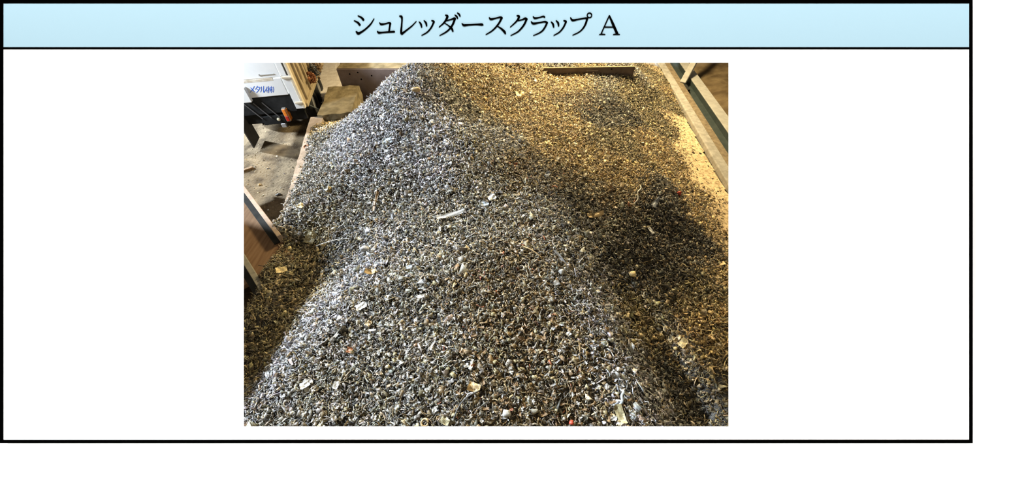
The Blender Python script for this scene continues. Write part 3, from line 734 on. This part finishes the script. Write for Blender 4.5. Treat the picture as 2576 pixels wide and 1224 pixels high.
for v in bm.verts:
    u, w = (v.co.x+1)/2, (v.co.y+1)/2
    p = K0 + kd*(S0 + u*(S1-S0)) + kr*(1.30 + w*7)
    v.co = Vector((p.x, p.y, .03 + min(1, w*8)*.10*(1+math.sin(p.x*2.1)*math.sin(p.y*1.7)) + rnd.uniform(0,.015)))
tag(obj('soil_bed', bm, mat('shade_darkened_soil', (.075,.052,.028), .95, color2=(.15,.11,.06), scale=2.2, detail=10, bump=.7, bscale=12, spec=.05), smooth=True), 'brown soil beyond the steel track at the right, coloured dark for shade', 'soil', None, 'stuff')
# brace
p0 = at(1716, 212, .16); q = at(1757, 158, .16)
b1 = Vector((q.x, q.y, .16)); bd = (b1-p0)
axis = (bd.normalized() + Z*.42).normalized()
side = axis.cross(Z).normalized(); up2 = side.cross(axis)
br = thing('steel_brace', p0, 'square steel brace rising from the track beam at the upper right', 'brace')
bm = bmesh.new(); frame_box(bm, p0, axis, side, up2, (0, -.11, -.11), (5.5, .11, .11)); bevel(bm, .015)
obj('tube', bm, M_beam, br)
bm = bmesh.new(); frame_box(bm, p0, kd, kr, Z, (-.55, -.16, -.05), (.25, .16, .03)); bevel(bm, .01)
obj('foot_plate', bm, M_dark, br)

# ------------------------------------------------------------------ brightly lit ground behind the truck, painted as a pale slab
M_pale = mat('lit_ground_pale', (.66,.60,.54), 0.9, color2=(.80,.75,.69), scale=6, detail=10, bump=.3, bscale=18)
outl = [(795,235),(806,205),(800,195),(808,186),(797,178),(806,165),(800,140),(850,140),(842,170),(850,184),(848,200),(862,204),(846,215),(830,222),(812,245)]
bm = bmesh.new(); add_prism(bm, [at(x, y, .30) for x, y in outl], Vector((0,0,-.3)))
tag(obj('lit_ground_slab', bm, M_pale), 'pale jagged slab painted as the brightly lit ground between the truck and the khaki block', 'slab')

# ------------------------------------------------------------------ truck
TA = math.radians(-13)
A_ = Vector((math.sin(TA), math.cos(TA), 0)); R_ = Vector((math.cos(TA), -math.sin(TA), 0))
Q = at(770, 271, 1.02); Q0 = Vector((Q.x, Q.y, 0))
def face(px, py, a=0.0):        # where a line of sight meets the tailgate plane: across, height
    d = ray(px, py); O = Q0 + A_*a
    t = (O - CAM).dot(A_)/d.dot(A_); p = CAM + d*t - Q0
    return p.dot(R_), p.z
def tbox(bm, r0, r1, a0, a1, z0, z1): frame_box(bm, Q0, R_, A_, Z, (r0, a0, z0), (r1, a1, z1))
M_tw = mat('truck_white', (.74,.77,.80), 0.5, color2=(.80,.82,.84), scale=3, detail=8)
M_cream = mat('cream_post', (.62,.55,.42), 0.6, color2=(.72,.66,.55), scale=5)
M_tk = mat('khaki_truck_side', (.30,.235,.135), 0.8, color2=(.40,.32,.2), scale=2.5, detail=10, lo=.38, hi=.6)
M_stain = mat('rust_stain', (.10,.07,.035), 0.9, color2=(.16,.11,.06), scale=9)
M_chas = mat('chassis_black', (.012,.013,.014), 0.8, spec=.12, color2=(.022,.023,.024), scale=5)
M_flap = mat('mud_flap_rubber', (.045,.043,.038), 0.85, color2=(.07,.065,.055), scale=5)
M_txt = mat('blue_lettering', (.02,.13,.62), 0.6)
M_org = mat('orange_lens', (.80,.20,.02), 0.3, color2=(.9,.3,.04), scale=20)
M_red = mat('red_lens', (.50,.03,.015), 0.3)
M_slit = mat('dark_gap', (.03,.028,.025), 0.9)
M_grime = mat('tailgate_grime', (.48,.40,.30), 0.8, color2=(.70,.66,.58), scale=8)
truck = thing('truck', Q0 - R_*1.1 + A_*3, 'white tipper truck with a khaki side parked at the upper left, its tailgate facing us', 'truck')
_, zb = face(660, 243); _, zledge = face(660, 199); r_post = face(719, 215)[0]
ztop = 2.75; Wt = 2.3
bm = bmesh.new(); tbox(bm, -Wt, r_post-.03, 0, .06, zledge+.02, ztop); bevel(bm, .01)
tg = obj('tailgate', bm, M_tw, truck)
_, zl = face(670, 187)
bm = bmesh.new(); r0, r1 = face(651, 187)[0], face(690, 187)[0]
tbox(bm, r0, r1, -.02, 0, zl-.008, zl+.008); tbox(bm, r0-.01, r0+.015, -.025, 0, zl-.02, zl+.025)
obj('latch_rod', bm, mat('latch_grey', (.42,.42,.41), .5), tg)
bm = bmesh.new(); tbox(bm, -Wt, r_post-.03, -.03, .06, zb, zledge); bevel(bm, .01)
ls = obj('lower_rail', bm, M_tw, truck)
bm = bmesh.new(); tbox(bm, -Wt+.02, r_post-.25, -.034, .03, zledge-.05, zledge+.012)
obj('grime_strip', bm, M_grime, ls)
bm = bmesh.new(); tbox(bm, r_post, -.02, -.02, .12, 1.02, zledge+.05); bevel(bm, .01)
obj('corner_panel', bm, M_tw, truck)
bm = bmesh.new(); tbox(bm, r_post, -.12, -.02, .10, zledge+.05, ztop); bevel(bm, .01)
obj('gate_edge', bm, M_tw, truck)
bm = bmesh.new(); tbox(bm, -.12, -.075, -.015, .08, 1.15, ztop); obj('hinge_gap', bm, M_slit, truck)
bm = bmesh.new(); tbox(bm, -.075, .0, -.04, .10, 1.02, ztop); bevel(bm, .012); obj('corner_post', bm, M_cream, truck)
for px, py in ((724,193),(757,256)):
    r, z = face(px, py); bm = bmesh.new(); tbox(bm, r-.16, -.0, -.07, -.015, z-.03, z+.03); bevel(bm, .012); obj('hinge_strap', bm, M_cream, truck)
r, z = face(624, 230)
bm = bmesh.new(); tbox(bm, r-.22, r+.02, -.16, -.03, z-.25, z+.16); bevel(bm, .012); obj('gate_bracket', bm, M_tw, truck)
# blue lettering on the lower rail
def TT(x, y):
    r, z = face(613 + x/5.252, 157 + y/5.252, -.034); return Q0 + R_*r + A_*(-.034) + Z*z
TXT = {
 'me': [[(138,318,9),(115,360,9),(85,395,7)], [(92,335,8),(118,362,9),(142,388,8)]],
 'ta': [[(178,312,8),(168,335,8),(152,355,7)], [(172,326,8),(212,328,8),(200,360,9),(170,398,7)], [(172,350,7),(198,366,8)]],
 'ru': [[(232,322,8),(234,360,8),(222,392,7)], [(262,316,8),(262,392,8),(278,380,8),(294,352,7)]],
 'kabu': [[(308,322,6),(298,356,7),(308,394,6)], [(313,340,6),(342,340,6)], [(328,316,6),(328,398,7)], [(328,346,5),(312,376,5)], [(328,348,5),(340,366,5)],
          [(346,330,6),(378,330,6)], [(342,350,6),(382,350,6)], [(362,314,6),(362,398,7)], [(360,352,5),(344,382,5)], [(364,352,5),(382,384,5)], [(388,322,6),(396,356,7),(388,394,6)]]}
for g in TXT.values():
    bm = bmesh.new()
    for s_ in g: add_stroke(bm, s_, TT, A_*.006, 4)
    obj('letter', bm, M_txt, truck)
# the long khaki side
Lt = 5.2
bm = bmesh.new(); tbox(bm, -.06, -.02, .1, Lt, 1.05, ztop); obj('side_panel', bm, M_tk, truck)
bm = bmesh.new(); tbox(bm, -.04, .05, .1, Lt, 1.0, 1.12); tbox(bm, -.04, .05, .1, Lt, ztop-.1, ztop); bevel(bm, .01); obj('side_rail', bm, M_tk, truck)
a = .35
while a < Lt:
    bm = bmesh.new(); tbox(bm, -.03, .05, a, a+.10, 1.1, ztop-.1); bevel(bm, .01); obj('side_rib', bm, M_tk, truck); a += .72
for a0, z0, h_, w_ in ((.75,1.45,.7,.25),(1.3,1.3,.8,.4),(2.2,1.4,.9,.5),(3.2,1.3,1.0,.4)):
    bm = bmesh.new(); pts = []
    for i in range(12):
        t = i/12*6.283; rr = rnd.uniform(.7, 1.1); pts.append(Q0 + R_*-.0195 + A_*(a0+math.cos(t)*w_*.5*rr) + Z*(z0+h_*.5+math.sin(t)*h_*.5*rr))
    add_prism(bm, pts, R_*.004); obj('rust_patch', bm, M_stain, truck)
bm = bmesh.new(); tbox(bm, -Wt+.04, -.05, .1, Lt, 1.02, 1.1); obj('bed_floor', bm, M_tk, truck)
bm = bmesh.new(); tbox(bm, -Wt, -Wt+.05, .06, Lt, 1.02, ztop); obj('far_side_panel', bm, M_tw, truck)
bm = bmesh.new(); tbox(bm, -Wt, 0, Lt, Lt+.06, 1.02, ztop+.2); obj('head_board', bm, M_tw, truck)
bm = bmesh.new(); tbox(bm, -Wt, r_post-.01, .0, .1, .96, zb-.005); obj('rear_sill', bm, M_chas, truck)
# chassis
bm = bmesh.new()
for r in (-1.65, -.75): tbox(bm, r, r+.12, .15, 7.2, .72, 1.0)
for a in (.2, 1.6, 3.2, 5): tbox(bm, -1.65, -.63, a, a+.12, .74, .98)
obj('chassis', bm, M_chas, truck)
bm = bmesh.new(); tbox(bm, -Wt+.1, -.12, .12, .22, .62, 1.0); bevel(bm, .01); obj('rear_crossmember', bm, M_chas, truck)
# lamp carrier
r_l, z_l = face(722, 286)
bm = bmesh.new(); tbox(bm, r_l-.75, r_l-.12, -.02, .2, z_l-.28, z_l-.02); bevel(bm, .012); obj('lamp_carrier', bm, M_chas, truck)
bm = bmesh.new()
for rr, dz in ((-.70,.0),(-.45,.05),(-.22,.03)):
    p = Q0 + R_*(r_l+rr) + Z*(z_l-.06) - A_*.05; q = Q0 + R_*(r_l+rr-.28) + Z*(z_l+.42) - A_*.03
    add_tube(bm, [p, q], .016, 6)
obj('carrier_stay', bm, mat('stay_grey', (.10,.10,.105), .5), truck)
lm = bmesh.new(); tbox(lm, r_l-.07, r_l+.05, -.10, .10, z_l-.2, z_l+.2); bevel(lm, .012)
lamp = obj('tail_lamp', lm, mat('lamp_housing', (.30,.28,.26), .4), truck)
bm = bmesh.new(); tbox(bm, r_l-.055, r_l+.035, -.125, -.095, z_l-.02, z_l+.19); bevel(bm, .01); obj('orange_lens', bm, M_org, lamp)
bm = bmesh.new(); tbox(bm, r_l-.055, r_l+.035, -.125, -.095, z_l-.18, z_l-.03); bevel(bm, .01); obj('red_lens', bm, M_red, lamp)
bm = bmesh.new(); tbox(bm, r_l+.045, r_l+.065, -.09, .09, z_l-.18, z_l+.18); obj('side_lens', bm, M_org, lamp)
bm = bmesh.new(); rr, zz = face(702, 298); bmesh.ops.create_uvsphere(bm, u_segments=14, v_segments=8, radius=.05, matrix=Matrix.Translation(Q0 + R_*rr + A_*-.05 + Z*zz))
obj('marker_lamp', bm, mat('cream_lens', (.62,.58,.44), .35), truck, smooth=True)
bm = bmesh.new(); rr, zz = face(716, 313); tbox(bm, rr-.08, rr+.06, -.06, .04, zz-.07, zz+.06); bevel(bm, .015); obj('lamp_bracket', bm, mat('bracket_silver', (.36,.37,.40), .35, metal=.4), truck)
# mud flap and wheels
g0 = at(640, 372, .10); ga = (at(655, 345, .10)-g0).dot(A_)
bm = bmesh.new(); frame_box(bm, g0, R_, A_, Z, (-.03, 0, 0), (0, ga, .95))
fl = obj('mud_flap', bm, M_flap, truck)
M_tyre = mat('tyre_rubber', (.02,.02,.02), .85, bump=.2, scale=20)
def wheel(r, a):
    c = Q0 + R_*r + A_*a + Z*.48
    bm = bmesh.new(); prof = [(.24,-.12),(.42,-.13),(.47,-.1),(.48,0),(.47,.1),(.42,.13),(.24,.12)]; rings = []
    for i in range(28):
        t = i/28*6.2832; rings.append([bm.verts.new(c + (A_*math.cos(t)+Z*math.sin(t))*q + R_*w) for q, w in prof])
    for i in range(28):
        A0, B0_ = rings[i], rings[(i+1) % 28]
        for k_ in range(len(prof)): bm.faces.new((A0[k_], A0[(k_+1) % len(prof)], B0_[(k_+1) % len(prof)], B0_[k_]))
    w = obj('wheel', bm, M_tyre, truck, smooth=True)
    bm = bmesh.new(); bmesh.ops.create_cone(bm, cap_ends=True, segments=24, radius1=.25, radius2=.22, depth=.16, matrix=Matrix.Translation(c) @ R_.to_track_quat('Z','Y').to_matrix().to_4x4())
    obj('hub', bm, mat('hub_grey', (.25,.25,.25), .5), w)
for r in (-.3, -Wt+.3):
    for a in (1.6, 2.8, 6.6): wheel(r, a)
bm = bmesh.new(); tbox(bm, -Wt+.1, -.1, 5.5, 7.4, .9, 2.9); bevel(bm, .08, 2); obj('cab', bm, M_tw, truck)
bm = bmesh.new(); add_tube(bm, [Q0+R_*-.05+A_*.4+Z*.95, Q0+R_*.3+A_*.5+Z*.62, Q0+R_*.42+A_*1.4+Z*.55], .022, 8); obj('side_guard', bm, mat('guard_grey', (.10,.12,.13), .5), truck)
# ragged scrap caught on the far part of the truck's side
for i, (px, py, sz, c, lab) in enumerate(((789,178,.20,'dark','dark ragged scrap clump hanging on the rear part of the truck side'),(797,166,.26,'brown','brown ragged scrap clump hanging over the top of the truck side'),(783,196,.15,'rust','small rusty scrap clump low on the truck side'))):
    d = ray(px, py); p = CAM + d*((Q0 + R_*.12 - CAM).dot(R_)/d.dot(R_))
    VV, FF = [], []; of = 0
    for q in range(70):
        (V, T), kdn = LIB[R.integers(0, 41)]; rr = rand_rot(np.array([[1.0, 0, .3]]), np.array([1.5]))[0]
        VV.append(V @ rr.T * R.uniform(.10, .2) + R.normal(0, 1, 3)*np.array((.05, sz*.45, sz*.45))); FF.append(T + of); of += len(V)
    bm = bmesh.new(); vs = [bm.verts.new(v) for v in np.concatenate(VV)]
    for f in np.concatenate(FF): bm.faces.new([vs[k_] for k_ in f])
    o = obj('scrap_clump', bm, frag_mat(c, FC[c])); o.location = p; tag(o, lab, 'scrap clump')

# ------------------------------------------------------------------ small debris on the yard floor
M_stone = mat('yard_stone', (.30,.25,.18), .9, color2=(.46,.40,.3), scale=12)
DEB = [('timber_offcut',620,426,.34,.10,40,'brown','dark timber offcut on the yard floor above the steel deck','offcut'),
       ('stone',652,463,.10,.09,0,'tan','tan stone on the yard floor above the steel deck','stone'),
       ('white_chip',744,429,.05,.04,0,'white','small white chip on the floor next to the low wall','chip'),
       ('dark_chip',700,488,.14,.06,30,'dark','dark chip on the yard floor left of the low wall','chip'),
       ('white_chip',674,527,.05,.04,0,'white','tiny white chip on the floor beside the deck edge','chip')]
for i, (nm, px, py, L, Wd, an, c, lab, cat) in enumerate(DEB):
    p = at(px, py, .03)
    if nm == 'timber_offcut':
        bm = bmesh.new(); frame_box(bm, (0,0,0), Vector((1,0,0)), Vector((0,1,0)), Z, (-L/2,-Wd/2,0), (L/2,Wd/2,.06)); bevel(bm, .006)
    else: bm = lump_bm(L/2, 40+i, (1, Wd/L, .5))
    o = obj(nm, bm, frag_mat(c, FC[c])); o.location = (p.x, p.y, 0.0 if nm == 'timber_offcut' else .02); o.rotation_euler = (0,0,math.radians(an)); tag(o, lab, cat)
# fine loose bits over the yard floor: nobody could count them
VV, FF, CC = [], [], []; off = 0
N = 900
fx = np.c_[R.uniform(-9, -4.9, N), R.uniform(4.5, 12, N)]
s1 = (fx[:,0]-WN.x)*wdir.y - (fx[:,1]-WN.y)*wdir.x; s2 = (fx[:,0]-DN.x)*ddir.y - (fx[:,1]-DN.y)*ddir.x
fx = fx[(s1 < -.25) & ((fx[:,1] > WN.y+.3))]
dnear = (fx - np.array((DN.x, DN.y))) @ np.array((near.x, near.y)); fx = fx[dnear < -.1]
fr = rand_rot(np.tile((0,0,1.0), (len(fx),1)), np.full(len(fx), .2)); fs = R.uniform(.02, .07, len(fx)); fc = pick_cols(np.full(len(fx), 'o'))
fsh = R.integers(16, 34, len(fx))
for k_ in range(16, 34):
    (V, T), _ = LIB[k_]; s = np.where(fsh == k_)[0]
    if not len(s): continue
    v = np.einsum('nij,kj->nki', fr[s], V)*fs[s][:,None,None] + np.c_[fx[s], np.full(len(s), .006)][:,None]
    VV.append(v.reshape(-1,3)); CC.append(np.repeat(fc[s], len(V), 0)); FF.append((T[None]+(off+np.arange(len(s))*len(V))[:,None,None]).reshape(-1,3)); off += len(s)*len(V)
V = np.concatenate(VV); T = np.concatenate(FF); C = np.concatenate(CC)
me = bpy.data.meshes.new('floor_debris'); me.from_pydata(V.tolist(), [], T.tolist())
ca = me.color_attributes.new('tone', 'FLOAT_COLOR', 'POINT'); ca.data.foreach_set('color', np.c_[C, np.ones(len(C))].astype(np.float32).ravel())
tag(link('floor_debris', me, M_scrap), 'fine scrap bits strewn over the yard floor left of the low wall', 'debris', None, 'stuff')
